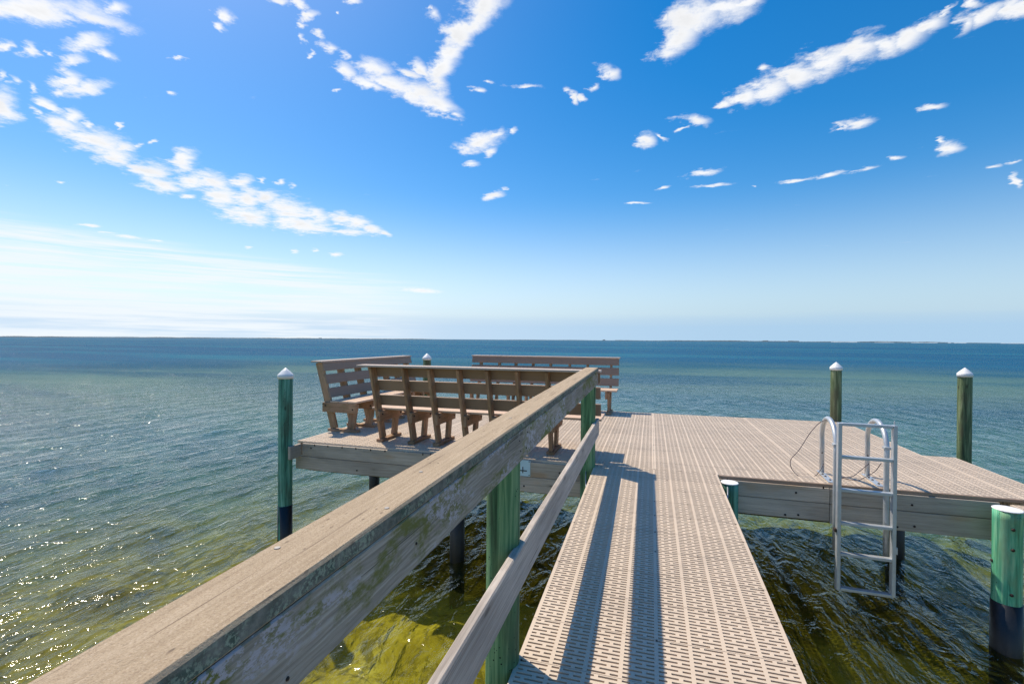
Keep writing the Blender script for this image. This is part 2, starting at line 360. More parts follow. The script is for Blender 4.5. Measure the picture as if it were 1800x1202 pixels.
def rail_cap():
    mt, t = new_mat('rail_cap_wood'); co, cr, rnd = objco(t)
    g1 = t.noise(t.mapping(cr, scale=(3, 60, 60)), 1.6, 5, .6)
    sp = t.noise(cr, 300, 3, .8)
    blot = t.noise(cr, 7, 5, .6)
    col = t.cramp(g1, [(.25, (.345, .26, .168)), (.5, (.45, .345, .228)), (.75, (.525, .415, .288))])
    col = t.mix(t.ramp(sp, .50, .66, 0, .6), col, (.25, .17, .115))
    col = t.mix(t.ramp(sp, .44, .33, 0, .45), col, (.66, .55, .44))
    col = t.mix(t.ramp(blot, .4, .75, 0, .35), col, (.38, .29, .2))
    cr2 = t.noise(t.mapping(cr, scale=(2.2, 120, 10)), 1.2, 3, .5); col = t.mix(t.ramp(cr2, .62, .70, 0, .75), col, (.15, .105, .07))
    dsp = t.math('MULTIPLY', t.ramp(t.voro(t.mapping(cr, scale=(.45, 1, 1)), 55.0), .10, .2, .8, 0), t.ramp(t.noise(cr, 6, 3, .6), .45, .6)); col = t.mix(dsp, col, (.14, .10, .07))
    # side faces: grey green weathering with pale lichen flecks, strongest at the rounded lip
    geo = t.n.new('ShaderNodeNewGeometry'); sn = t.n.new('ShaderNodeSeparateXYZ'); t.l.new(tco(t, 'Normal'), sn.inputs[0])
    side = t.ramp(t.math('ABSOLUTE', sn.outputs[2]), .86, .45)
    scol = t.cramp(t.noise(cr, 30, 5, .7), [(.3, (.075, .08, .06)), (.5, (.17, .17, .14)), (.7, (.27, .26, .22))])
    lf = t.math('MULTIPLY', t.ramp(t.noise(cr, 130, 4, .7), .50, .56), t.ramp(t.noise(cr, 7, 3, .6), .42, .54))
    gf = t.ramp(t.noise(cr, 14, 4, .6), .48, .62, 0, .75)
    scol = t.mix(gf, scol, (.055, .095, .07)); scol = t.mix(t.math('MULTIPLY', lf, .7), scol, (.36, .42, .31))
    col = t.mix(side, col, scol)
    t.set(t.bs, 'Base Color', col); t.bs.inputs['Roughness'].default_value = .85; t.bs.inputs['Specular IOR Level'].default_value = .25
    bump(t, t.math('ADD', sp, t.math('MULTIPLY', g1, .8)), .7, .003)
    return mt
def tco(t, out):
    n = t.n.new('ShaderNodeTexCoord'); return n.outputs[out]
M['cap'] = rail_cap()

def composite(name, c0, c1, rough=.6):
    mt, t = new_mat(name); co, cr, rnd = objco(t)
    g = t.noise(t.mapping(cr, scale=(.7, 40, 40)), 2.2, 5, .6); b_ = t.noise(cr, 3, 4, .6)
    col = t.mix(g, c0, c1); col = t.mix(t.ramp(b_, .5, .8, 0, .3), col, tuple(c*.7 for c in c0))
    hs = t.n.new('ShaderNodeHueSaturation'); t.set(hs, 'Color', col); t.set(hs, 'Value', t.math('MULTIPLY_ADD', rnd, .16, .92))
    t.set(t.bs, 'Base Color', hs.outputs[0]); t.bs.inputs['Roughness'].default_value = rough
    bump(t, g, .4, .0015); return mt
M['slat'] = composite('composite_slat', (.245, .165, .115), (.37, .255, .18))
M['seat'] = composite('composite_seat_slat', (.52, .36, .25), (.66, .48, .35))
M['captrim'] = composite('composite_cap', (.42, .33, .27), (.56, .45, .37))

def deckmat():
    mt, t = new_mat('beige_deck_plastic'); co, cr, rnd = objco(t)
    geo = t.n.new('ShaderNodeNewGeometry'); pos = geo.outputs['Position']
    n1 = t.noise(pos, 1.1, 4, .6); n2 = t.noise(pos, 38, 4, .65); sp = t.noise(pos, 260, 2, .6)
    col = t.mix(n1, (.575, .455, .338), (.675, .543, .41))
    col = t.mix(t.ramp(n2, .55, .8, 0, .4), col, (.48, .37, .28)); col = t.mix(t.ramp(sp, .6, .75, 0, .3), col, (.80, .69, .58))
    st_ = t.ramp(t.noise(pos, 13, 3, .6), .70, .76, 0, .45); col = t.mix(st_, col, (.5, .33, .20))
    gr = t.ramp(t.noise(pos, 2.6, 6, .7), .5, .72, 0, .34); col = t.mix(gr, col, (.36, .29, .225))
    dk = t.ramp(t.voro(pos, 5.5), .035, .06, .85, 0); dk = t.math('MULTIPLY', dk, t.ramp(t.noise(pos, 1.7, 2, .5), .5, .56)); col = t.mix(dk, col, (.10, .07, .05))
    wh = t.ramp(t.voro(t.mapping(pos, (3.3, 1.7, 0)), 3.1), .03, .05, .7, 0); wh = t.math('MULTIPLY', wh, t.ramp(t.noise(pos, .9, 2, .5), .55, .6)); col = t.mix(wh, col, (.8, .79, .74))
    hs = t.n.new('ShaderNodeHueSaturation'); t.set(hs, 'Color', col); t.set(hs, 'Value', t.math('MULTIPLY_ADD', rnd, .10, .95))
    t.set(t.bs, 'Base Color', hs.outputs[0]); t.bs.inputs['Roughness'].default_value = .55
    bump(t, sp, .25, .001); return mt
M['deck'] = deckmat()

def pilemat(name, c0, c1, c2, brown, bfac):
    mt, t = new_mat(name); co, cr, rnd = objco(t)
    st_ = t.noise(t.mapping(cr, scale=(16, 16, 1.0)), 1.3, 6, .62, .8)
    st2 = t.noise(t.mapping(cr, scale=(55, 55, 1.6)), 1.2, 4, .6, .4)
    bl = t.noise(t.mapping(cr, scale=(3, 3, 1)), 1.8, 4, .55)
    col = t.cramp(t.math('ADD', t.math('MULTIPLY', st_, .75), t.math('MULTIPLY', st2, .25)), [(.36, tuple(c*.6 for c in c0)), (.5, c1), (.62, c2)])
    col = t.mix(t.ramp(bl, .5, .68, 0, bfac), col, brown)
    col = t.mix(t.ramp(st2, .66, .74, 0, .7), col, tuple(c*.3 for c in c0))
    kd = t.voro(t.mapping(cr, scale=(6, 6, 2.6)), 1.0); col = t.mix(t.ramp(kd, .06, .13, .8, 0), col, tuple(c*.3 for c in brown))
    hol = t.math('MULTIPLY', t.ramp(t.voro(cr, 45.0), .14, .2, 1, 0), t.ramp(t.noise(cr, 4, 2, .5), .52, .58))
    col = t.mix(hol, col, (.008, .012, .01))
    t.set(t.bs, 'Base Color', col); t.bs.inputs['Roughness'].default_value = .7; t.bs.inputs['Specular IOR Level'].default_value = .3
    bump(t, t.math('ADD', st_, t.math('MULTIPLY', st2, .6)), .8, .004); return mt
M['pile_teal'] = pilemat('treated_pile_teal', (.025, .11, .08), (.09, .28, .20), (.20, .44, .33), (.075, .105, .065), .6)
M['pile_green'] = pilemat('treated_pile_green', (.03, .095, .04), (.085, .21, .095), (.24, .38, .19), (.07, .10, .05), .6)
M['pile_bright'] = pilemat('treated_pile_bright_green', (.06, .26, .15), (.11, .45, .27), (.30, .60, .36), (.24, .30, .14), .5)
M['pile_olive'] = pilemat('treated_pile_olive', (.05, .075, .035), (.12, .17, .08), (.27, .31, .17), (.10, .09, .05), .7)

def plain(name, col, rough=.5, metal=0, nscale=8, var=.25, bumps=0):
    mt, t = new_mat(name); co, cr, rnd = objco(t); n_ = t.noise(cr, nscale, 5, .6)
    t.set(t.bs, 'Base Color', t.mix(n_, tuple(c*(1-var) for c in col), tuple(min(1, c*(1+var)) for c in col)))
    t.set(t.bs, 'Roughness', t.math('MULTIPLY_ADD', n_, .25, rough-.12)); t.bs.inputs['Metallic'].default_value = metal
    if bumps: bump(t, t.noise(cr, nscale*8, 3, .6), .4, bumps)
    return mt
M['white'] = plain('white_pile_cap', (.80, .80, .80), .45, 0, 14, .08)
M['sleeve'] = plain('black_pile_sleeve', (.010, .012, .016), .42, 0, 12, .5, .002)
M['alu'] = plain('dull_aluminium', (.50, .53, .56), .40, .45, 20, .18)
M['rust'] = plain('rusty_bolt', (.045, .03, .022), .7, .3, 60, .4)
M['steel'] = plain('galvanised_screw', (.75, .72, .68), .4, .5, 60, .2)
M['screwgrey'] = plain('dull_screw', (.42, .38, .33), .6, 0, 60, .4)
M['cable'] = plain('dark_cable', (.045, .03, .05), .5)
M['signw'] = plain('pale_sign_plate', (.50, .68, .74), .4, 0, 30, .08)
M['ink'] = plain('black_sign_print', (.01, .01, .012), .5)
M['shore'] = plain('far_shore_land', (.055, .08, .095), .9, 0, .01, .3)
M['dune'] = plain('far_shore_sand', (.38, .42, .44), .9, 0, .01, .1)

# ------------------------------------------------------------------ water and seabed
WZ = -1.20
def water_mesh():
    rs = [.5]
    while rs[-1] < 70: rs.append(rs[-1]+min(.25, max(.02, .0006*rs[-1]**2)))
    while rs[-1] < 16000: rs.append(rs[-1]*1.09)
    rs = np.array(rs)
    a0 = math.atan2(FW.y, FW.x)
    fine = np.arange(-R(62), R(62), .0036); coarse = np.linspace(R(62), 2*math.pi-R(62), 90)[:-1]
    an = a0+np.concatenate([fine, coarse]); nf = len(fine)
    da = np.concatenate([np.full(nf, .0036), np.full(len(coarse), .044)])
    A, RR = np.meshgrid(an, rs); X = RR*np.cos(A); Y = RR*np.sin(A)
    dr = np.gradient(rs)[:, None]; sp = np.maximum(dr, RR*da[None, :])
    H = np.zeros_like(X); DX = np.zeros_like(X); DY = np.zeros_like(X)
    wx, wy = 1.0, -0.10                                        # wind travels from the far left towards the dock
    base = math.atan2(wy, wx)
    warp = .35*np.sin(X*.33+Y*.21)+.3*np.sin(Y*.27-X*.12+1.3)
    for i in range(90):
        lam = .11*(2.4/.11)**(RNG.random()); k = 2*math.pi/lam
        th = base+RNG.normal(0, .33); ph = RNG.random()*6.28
        s = .031*(lam/.8)**-.12/(1+ (lam/.95)**3)
        a = s/k*(RNG.random()*.8+.6)
        att = np.clip((lam/sp-2.2)/2.5, 0, 1)
        phs = k*(X*math.cos(th)+Y*math.sin(th))+ph+warp*(1 if lam < 1 else .5)
        c_ = np.cos(phs); s_ = np.sin(phs)
        H += att*a*c_; DX -= att*a*math.cos(th)*s_*.9; DY -= att*a*math.sin(th)*s_*.9
    gust = .8+.3*np.sin(X*.21-Y*.13+.6)*np.sin(Y*.17+X*.05+2)
    H *= gust
    n, mth = X.shape
    V = np.stack([X+DX, Y+DY, WZ+H], -1).reshape(-1, 3)
    V = np.concatenate([V, [[0, 0, WZ]]])
    i = np.arange(n-1)[:, None]; j = np.arange(mth)[None, :]; j2 = (j+1) % mth
    Q = np.stack([i*mth+j, i*mth+j2, (i+1)*mth+j2, (i+1)*mth+j], -1)[:, :, ::-1].reshape(-1, 4)
    tri = [(mth*n, (k+1) % mth, k)[::-1] for k in range(mth)]
    me = bpy.data.meshes.new('water'); nv = len(V); nq = len(Q)
    me.vertices.add(nv); me.vertices.foreach_set('co', V.ravel())
    me.loops.add(nq*4+len(tri)*3); me.polygons.add(nq+len(tri))
    me.loops.foreach_set('vertex_index', np.concatenate([Q.ravel(), np.array(tri).ravel()]))
    me.polygons.foreach_set('loop_start', np.concatenate([np.arange(nq)*4, nq*4+np.arange(len(tri))*3]))
    me.update(calc_edges=True); me.polygons.foreach_set('use_smooth', [True]*len(me.polygons))
    me.validate(); return me
def water_mat():
    mt = bpy.data.materials.new('sea_water'); mt.use_nodes = True; t = NT(mt.node_tree); t.n.clear()
    geo = t.n.new('ShaderNodeNewGeometry'); pos = geo.outputs['Position']
    rad = t.vmath('LENGTH', pos)
    q = t.mapping(pos, scale=(1, 1, 0))
    n1 = t.noise(t.mapping(q, scale=(2.1, 1.0, 1)), 3.0, 3, .55, .5)
    n2 = t.noise(t.mapping(q, scale=(2.0, 1.0, 1)), 12, 3, .62, .5)
    n3 = t.noise(t.mapping(q, scale=(1.6, .8, 1)), .75, 4, .68)
    ridg = t.math('SUBTRACT', 1.0, t.math('ABSOLUTE', t.math('MULTIPLY_ADD', n1, 2, -1)))
    h = t.math('ADD', t.math('MULTIPLY', ridg, .024), t.math('MULTIPLY', n2, .0065))
    far = t.ramp(rad, 5, 26)
    h = t.math('ADD', h, t.math('MULTIPLY', t.math('MULTIPLY', n3, far), .36))
    b = t.n.new('ShaderNodeBump'); t.set(b, 'Height', h); b.inputs['Strength'].default_value = 1.0; b.inputs['Distance'].default_value = 1.0
    fr = t.n.new('ShaderNodeFresnel'); fr.inputs['IOR'].default_value = 1.33; t.l.new(b.outputs[0], fr.inputs['Normal'])
    gl = t.n.new('ShaderNodeBsdfGlossy'); t.l.new(b.outputs[0], gl.inputs['Normal']); gl.inputs['Color'].default_value = (1, 1, 1, 1)
    t.set(gl, 'Roughness', t.ramp(rad, 3, 60, .075, .16))
    tr = t.n.new('ShaderNodeBsdfTransparent'); tr.inputs['Color'].default_value = (.88, .88, .62, 1)
    df = t.n.new('ShaderNodeBsdfDiffuse')
    pt = t.noise(t.mapping(pos, (5, 3, 0), (0, 0, R(-12)), (.30, 1, 1)), .075, 5, .62)
    pt2 = t.noise(t.mapping(pos, (1, 9, 0), (0, 0, R(-8)), (.22, 1, 1)), .03, 7, .72)
    nearc = t.mix(t.ramp(pt, .42, .60), (.045, .058, .010), (.10, .11, .018))
    midc = t.mix(t.ramp(pt, .40, .60), (.005, .075, .125), (.09, .175, .15))
    farc = t.mix(t.ramp(pt2, .45, .62), (.002, .085, .185), (.012, .145, .225))
    bc = t.mix(t.ramp(rad, 4.5, 15), nearc, midc); bc = t.mix(t.ramp(rad, 30, 75), bc, farc); t.set(df, 'Color', bc)
    m1 = t.n.new('ShaderNodeMixShader'); t.set(m1, 0, t.ramp(rad, 3, 45, .20, .85)); t.l.new(tr.outputs[0], m1.inputs[1]); t.l.new(df.outputs[0], m1.inputs[2])
    m2 = t.n.new('ShaderNodeMixShader'); t.set(m2, 0, t.math('MULTIPLY', fr.outputs[0], t.ramp(rad, 6, 50, 1.0, .22))); t.l.new(m1.outputs[0], m2.inputs[1]); t.l.new(gl.outputs[0], m2.inputs[2])
    o = t.n.new('ShaderNodeOutputMaterial'); t.l.new(m2.outputs[0], o.inputs[0]); return mt
def seabed_mat():
    mt, t = new_mat('seabed_sand_and_grass')
    geo = t.n.new('ShaderNodeNewGeometry'); pos = geo.outputs['Position']; rad = t.vmath('LENGTH', pos)
    n1 = t.noise(pos, .9, 6, .65, .4); n2 = t.noise(pos, 5.5, 5, .7, .6); n3 = t.noise(t.mapping(pos, rot=(0, 0, R(-16)), scale=(.35, 1, 1)), .06, 5, .6)
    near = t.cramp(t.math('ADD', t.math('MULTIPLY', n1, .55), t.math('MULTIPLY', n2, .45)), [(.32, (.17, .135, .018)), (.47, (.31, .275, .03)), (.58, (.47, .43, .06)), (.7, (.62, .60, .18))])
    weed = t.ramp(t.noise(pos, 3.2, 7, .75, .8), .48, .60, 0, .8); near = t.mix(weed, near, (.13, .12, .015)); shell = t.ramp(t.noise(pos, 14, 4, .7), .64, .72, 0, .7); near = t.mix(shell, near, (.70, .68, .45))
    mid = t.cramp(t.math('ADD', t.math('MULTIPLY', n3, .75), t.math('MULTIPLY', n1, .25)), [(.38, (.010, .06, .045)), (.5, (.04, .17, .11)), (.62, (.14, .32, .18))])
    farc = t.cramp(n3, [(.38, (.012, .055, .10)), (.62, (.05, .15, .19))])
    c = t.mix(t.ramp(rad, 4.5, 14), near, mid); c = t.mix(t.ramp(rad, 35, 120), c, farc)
    t.set(t.bs, 'Base Color', c); t.bs.inputs['Roughness'].default_value = 1; t.bs.inputs['Specular IOR Level'].default_value = 0
    return mt
wo = link('water', water_mesh(), water_mat()); tag(wo, kind='structure')
def seabed_mesh():
    g = np.concatenate([[-16000, -3000, -600, -150, -60, -30], np.arange(-14, 14.01, .14), [30, 60, 150, 600, 3000, 16000]])
    X, Y = np.meshgrid(g, g+4.0); Hh = np.zeros_like(X)
    for i in range(40):
        lam = .5*(3.5/.5)**RNG.random(); k = 2*math.pi/lam; th = RNG.random()*6.28
        Hh += .013*lam**.7*np.cos(k*(X*math.cos(th)+Y*math.sin(th))+RNG.random()*6.28)
    Hh = np.clip(Hh, -.16, .20)*(np.hypot(X, Y-4) < 14)
    n_ = len(g); V = np.stack([X, Y, -1.74+Hh], -1).reshape(-1, 3)
    i, j = np.meshgrid(np.arange(n_-1), np.arange(n_-1), indexing='ij')
    F = np.stack([i*n_+j, i*n_+j+1, (i+1)*n_+j+1, (i+1)*n_+j], -1).reshape(-1, 4)
    return mesh_from('seabed', V.tolist(), F.tolist(), True)
sb = seabed_mesh()
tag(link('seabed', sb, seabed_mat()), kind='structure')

def shore(name, x0, x1, dist, hf, mat, z0=WZ-.5):
    """strip of low land along the horizon between two bearings given by photo columns"""
    V = []; F = []; n = int((x1-x0)/1.5)
    for i in range(n+1):
        x = x0+(x1-x0)*i/n; d = (FW*F_PX + RT*(x-900)); d.z = 0; d.normalize(); dd = dist
        h = hf(x)
        V += [tuple(d*dd)[:2]+(z0,), tuple(d*(dd+60))[:2]+(WZ+h,), tuple(d*(dd+400))[:2]+(z0,)]
        if i: a = (i-1)*3; F += [(a, a+3, a+4, a+1), (a+1, a+4, a+5, a+2)]
    return tag(link(name, mesh_from(name, V, F), mat), kind='structure')
def hleft(x): return 2.4+1.3*abs(math.sin(x*.05))*abs(math.sin(x*.013+1))+(2.5 if 560 < x < 566 else 0)+random.uniform(0, .8)
def hright(x):
    v = 4.2+1.3*math.sin(x*.021)+.9*math.sin(x*.07)+random.uniform(0, 1.4)
    if x < 1080: v *= .5
    if 1060 < x < 1064: v += 6
    if 1340 < x < 1350 or 1385 < x < 1405: v += 3.5
    if x > 1640: v *= max(.25, 1-(x-1640)/200)
    return v
shore('far_shore_left', -500, 760, 2600, hleft, M['shore'])
shore('far_shore_right', 760, 2400, 3400, hright, M['shore'])
shore('far_shore_sand', 1430, 1900, 3200, lambda x: (1.8+1.2*abs(math.sin(x*.11)) if (x < 1700 and math.sin(x*.09)+.4*math.sin(x*.31) > -.3) or x > 1760 else .2), M['dune'])

# ------------------------------------------------------------------ slotted deck panels
PITCH = .1524; PD = .3048
def panel_mesh(ncol, depth=PD):
    key = ('panel', ncol, round(depth, 3))
    if key in _cache: return _cache[key]
    g = .0012; x0, x1 = g, ncol*PITCH-g; y0, y1 = g, depth-g; th = -.020
    V = []; F = []
    def q(a, b, c, d):
        i = len(V); V.extend([a, b, c, d]); F.append((i, i+1, i+2, i+3))
    def top(xa, xb, ya, yb): q((xa, ya, 0), (xb, ya, 0), (xb, yb, 0), (xa, yb, 0))
    rows = int(round(depth/.0254)); hs = .0054; yprev = y0
    for i in range(rows):
        yc = depth-(.0127+i*.0254); 
    for i in range(rows-1, -1, -1):
        yc = depth-(.0127+i*.0254); ya, yb = yc-hs, yc+hs
        top(x0, x1, yprev, ya); yprev = yb
        xs = []
        for c in range(ncol):
            a = c*PITCH+(.020 if c == 0 else .009); b = (c+1)*PITCH-(.020 if c == ncol-1 else .009)
            m_ = c*PITCH+PITCH*(.345 if i % 2 == 0 else .655)
            xs += [(a, m_-.009), (m_+.009, b)]
        xp = x0
        for (a, b) in xs:
            top(xp, a, ya, yb); xp = b
            q((a, ya, 0), (a, yb, 0), (a, yb, th), (a, ya, th)); q((b, yb, 0), (b, ya, 0), (b, ya, th), (b, yb, th))
            q((a, yb, 0), (b, yb, 0), (b, yb, th), (a, yb, th)); q((b, ya, 0), (a, ya, 0), (a, ya, th), (b, ya, th))
        top(xp, x1, ya, yb)
    top(x0, x1, yprev, y1)
    for (a, b) in (((x0, y0), (x1, y0)), ((x1, y0), (x1, y1)), ((x1, y1), (x0, y1)), ((x0, y1), (x0, y0))):
        q((*a, 0), (*b, 0), (*b, th), (*a, th)); F[-1] = F[-1][::-1]
    me = mesh_from('deck_panel', V, F); me.materials.append(M['deck']); _cache[key] = me
    return me

# ------------------------------------------------------------------ platform
YF = 5.10; SLOPE = .0389
plat = empty('dock_platform', (0, YF, 0), 0, 'wide square platform of slotted beige panels at the end of the walkway, carrying three benches', 'dock')
cols5 = [(.035, 1.0, 10), (1.559, 1.0, 10), (.035-1.488, .9765, 10), (.035-2.976, .9765, 10), (.035-4.464, .9765, 10)]
for (x, sx, nc) in cols5:
    for k in range(13):
        dzr = random.uniform(-.0006, .0006)
        link('deck_panel', panel_mesh(nc), None, plat, mw=Matrix.Translation((x, YF+k*PD, dzr)) @ Matrix.Diagonal((sx, 1, 1, 1)))
for k in range(6):      # narrow strip on the right side
    link('deck_panel', panel_mesh(2), None, plat, mw=Matrix.Translation((3.088, YF-.2+k*PD, -.001)) @ Matrix.Diagonal((1.03, 1, 1, 1)))
for k in range(3):
    link('deck_panel', panel_mesh(3), None, plat, mw=Matrix.Translation((2.93, YF-.205-(k+1)*PD+.14, -.035)))
XL, XR, YB = -4.43, 3.083, YF+13*PD
# fascia boards on the near side (two courses, boards butted)
def fasc(name, xa, xb, zt, zb, y=YF-.019, mat='fascia'):
    return board(name, (xa, y, (zt+zb)/2), (xb, y, (zt+zb)/2), (0, 0, 1), zt-zb, .038, M[mat], plat)
fasc('fascia_board', -4.32, -2.18, -.020, -.182); fasc('fascia_board', -2.176, -.71, -.020, -.183)
fasc('fascia_board', -.50, 1.608, -.034, -.176); fasc('fascia_board', 1.612, 2.88, -.034, -.178)
fasc('fascia_board', -4.42, -1.60, -.187, -.350, YF-.017); fasc('fascia_board', -1.596, .80, -.187, -.352, YF-.018)
fasc('fascia_board', .804, 1.608, -.181, -.345, YF-.016); fasc('fascia_board', 1.612, 2.88, -.183, -.362, YF-.017)
board('trim_strip', (.66, YF-.008, -.016), (3.05, YF-.008, -.016), (0, 0, 1), .029, .018, M['slat'], plat, .002)
for (xa, nm) in ((XL+.02, 'rim_board'), (3.06, 'rim_board')):
    board(nm, (xa, YF+.004, -.115), (xa, YB-.02, -.115), (0, 0, 1), .16, .038, M['fascia'], plat)
board('rim_board', (XL+.04, YB-.03, -.115), (XR-.03, YB-.03, -.115), (0, 0, 1), .16, .038, M['fascia'], plat)
board('rim_board', (3.385, 4.95, -.115), (3.385, 6.72, -.115), (0, 0, 1), .16, .030, M['fascia'], plat)
board('rim_board', (3.09, 6.71, -.115), (3.37, 6.71, -.115), (0, 0, 1), .16, .030, M['fascia'], plat)
board('corner_board', (-4.342, 4.86, -.105), (-4.342, YF-.042, -.105), (0, 0, 1), .165, .038, M['fascia'], plat)
for k in range(11):
    x = XL+.30+k*.70
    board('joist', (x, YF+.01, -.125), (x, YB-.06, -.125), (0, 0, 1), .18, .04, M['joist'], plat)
for y in (5.22, 6.85, 8.75):
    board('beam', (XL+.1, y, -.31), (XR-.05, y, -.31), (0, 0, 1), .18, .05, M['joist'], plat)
def bolt(parent, p, n, r=.011, mat='rust', name='bolt'):
    q_ = Vector(n).to_track_quat('Z', 'Y').to_matrix().to_4x4(); q_.translation = Vector(p)
    key = ('bolt', round(r, 4), mat)
    if key not in _cache: _cache[key] = lathe('bolt', [(r, 0), (r, r*.35), (r*.72, r*.8), (r*.2, r*.95)], 10, M[mat])
    return link(name, _cache[key], None, parent, mw=q_)
for (x, z) in ((-4.18, -.07), (-2.05, -.13), (-.95, -.11), (1.33, -.10), (1.35, -.31), (1.24, -.32), (2.25, -.12), (2.27, -.31), (2.14, -.33), (-1.35, -.29), (-3.5, -.30)):
    bolt(plat, (x, YF-.037, z), (0, -1, 0), .010)
for x in (-4.13, -3.93, -3.72, -3.52, -3.31, -3.11, -2.6, -2.5, .72, 1.55):
    board('deck_clip', (x, YF-.041, -.030), (x+.012, YF-.041, -.030), (0, 0, 1), .026, .004, M['rust'], plat, .001)
board('brace_board', (3.0, 4.55, -.30), (3.4, 4.55, -.30), (0, 0, 1), .17, .035, M['fascia'], plat)
# screws on the panels
for i in range(60):
    x = random.choice([.035, .65, .95, 1.559, 2.2, -.5, -1.47, 2.6])+random.uniform(-.01, .01); y = YF+.3048*random.randint(0, 12)+random.choice((-.018, .018, .15))
    if y < YF+.02: continue
    link('screw', _cache.get('scr') or _cache.setdefault('scr', lathe('screw', [(.006, 0), (.005, .0015)], 8, M['rust'])), None, plat, mw=Matrix.Translation((x, y, .0005)))

# small pale sign plate on the fascia
sg = empty('sign_plate', (-1.36, YF-.04, -.09), 0, 'small pale blue sign with black cross mark on the platform fascia', 'sign')
board('plate', (-1.475, YF-.0415, -.090), (-1.277, YF-.0415, -.090), (0, 0, 1), .178, .004, M['signw'], sg, .001)
board('mark', (-1.40, YF-.0447, -.118), (-1.315, YF-.0447, -.118), (0, 0, 1), .012, .0012, M['ink'], sg, .0003)
board('mark', (-1.362, YF-.0452, -.145), (-1.362, YF-.0452, -.075), (1, 0, 0), .010, .0012, M['ink'], sg, .0003)
for (x, z) in ((-1.29, -.013), (-1.29, -.165), (-1.46, -.013), (-1.46, -.165)): bolt(sg, (x, YF-.044, z), (0, -1, 0), .006)

# ------------------------------------------------------------------ walkway (slopes down towards the shore)
def wz(y): return (y-YF)*SLOPE
walk = empty('walkway', (0.03, 0, wz(0)), 0, 'narrow sloping walkway of slotted beige panels leading from the camera to the platform', 'walkway')
tilt = Matrix.Rotation(math.atan(SLOPE), 4, 'X')
for k in range(26):
    y = YF+.018-(k+1)*PD
    mm = Matrix.Translation((-.577, y, wz(y)+.002)) @ tilt
    link('deck_panel', panel_mesh(8), None, walk, mw=mm)
for x in (-.50, .03, .56):
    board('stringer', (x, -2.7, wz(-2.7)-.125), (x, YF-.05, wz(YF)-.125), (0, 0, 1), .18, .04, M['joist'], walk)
for k in range(26):
    y = YF+.018-k*PD
    for x in (-.555, .035, .30, .62):
        if random.random() < .75:
            link('screw', _cache['scr'], None, walk, mw=Matrix.Translation((x, y-.012, wz(y-.012)+.003)) @ tilt)
for s, x in ((-1, -.60), (1, .665)):
    link('hinge_rod', tube('hinge_rod', [(x, 4.62, -.13), (x+s*.03, 4.80, -.09), (x+s*.05, 4.95, -.04)], .006, 8, M['alu']), None, walk, mw=Matrix.Identity(4))

# ------------------------------------------------------------------ handrail along the left side
hr = empty('handrail', (-.62, 2.5, -1.2), 0, 'weathered wooden handrail on green posts running along the left side of the walkway', 'railing')
def zc(y): return .937+.0212*(y-.43)
def xr(y): return -.554
def railb(name, y0, y1, xo, zo, wz_, ty, mat, c=.003):
    return board(name, (xr(y0)+xo, y0, zc(y0)+zo), (xr(y1)+xo, y1, zc(y1)+zo), (0, 0, 1), wz_, ty, M[mat], hr, c)
railb('cap_board', -3.0, 5.20, -.070, -.0195, .039, .140, 'cap', .006)
railb('rail_board', 3.206, 5.19, -.0215, -.110, .139, .038, 'rail'); railb('rail_board', 2.064, 3.20, -.021, -.1095, .138, .038, 'rail'); railb('rail_board', -3.0, 2.06, -.0205, -.110, .140, .038, 'rail')
def zl(y): return .478+.0190*(y-5.3)
board('lower_rail', (-.560, -3.0, zl(-3.0)-.092), (-.566, 5.26, zl(5.26)-.092), (0, 0, 1), .184, .038, M['lower_rail'], hr, .006)
def post(y, x=-.64, top=None, r=.0775, seed=1):
    t_ = zc(y)-.041
    prof = [(r*1.03, -3.0), (r*1.03, -1.2), (r*1.02, -.6), (r, 0), (r*.99, .4), (r*.985, t_)]
    pr = []
    for a, b in zip(prof[:-1], prof[1:]):
        for s in range(4): pr.append((a[0]+(b[0]-a[0])*s/4, a[1]+(b[1]-a[1])*s/4))
    pr.append(prof[-1])
    return link('post', lathe('post', pr, 28, M['pile_green'], .010, seed), None, hr, mw=Matrix.Translation((x, y, 0)))
post(5.03, seed=3); post(2.04, seed=5); post(-1.0, seed=8)
for y, dx in ((4.98, -.01), (4.85, .02), (3.77, .04), (2.21, .05), (2.09, .0), (1.225, -.01), (.953, .045), (.72, -.045), (3.1, -.04)):
    link('screw', _cache.setdefault('scr2', lathe('screw', [(.0062, 0), (.005, .0012)], 10, M['screwgrey'])), None, hr, mw=Matrix.Translation((xr(y)-.07+dx, y, zc(y)+.0004)))
for y, dzz in ((2.0, -.08), (2.02, -.13), (2.14, -.07), (2.12, -.14), (1.05, -.12), (.62, -.15)):
    bolt(hr, (xr(y)-.002, y, zc(y)+dzz), (1, 0, 0), .0038)

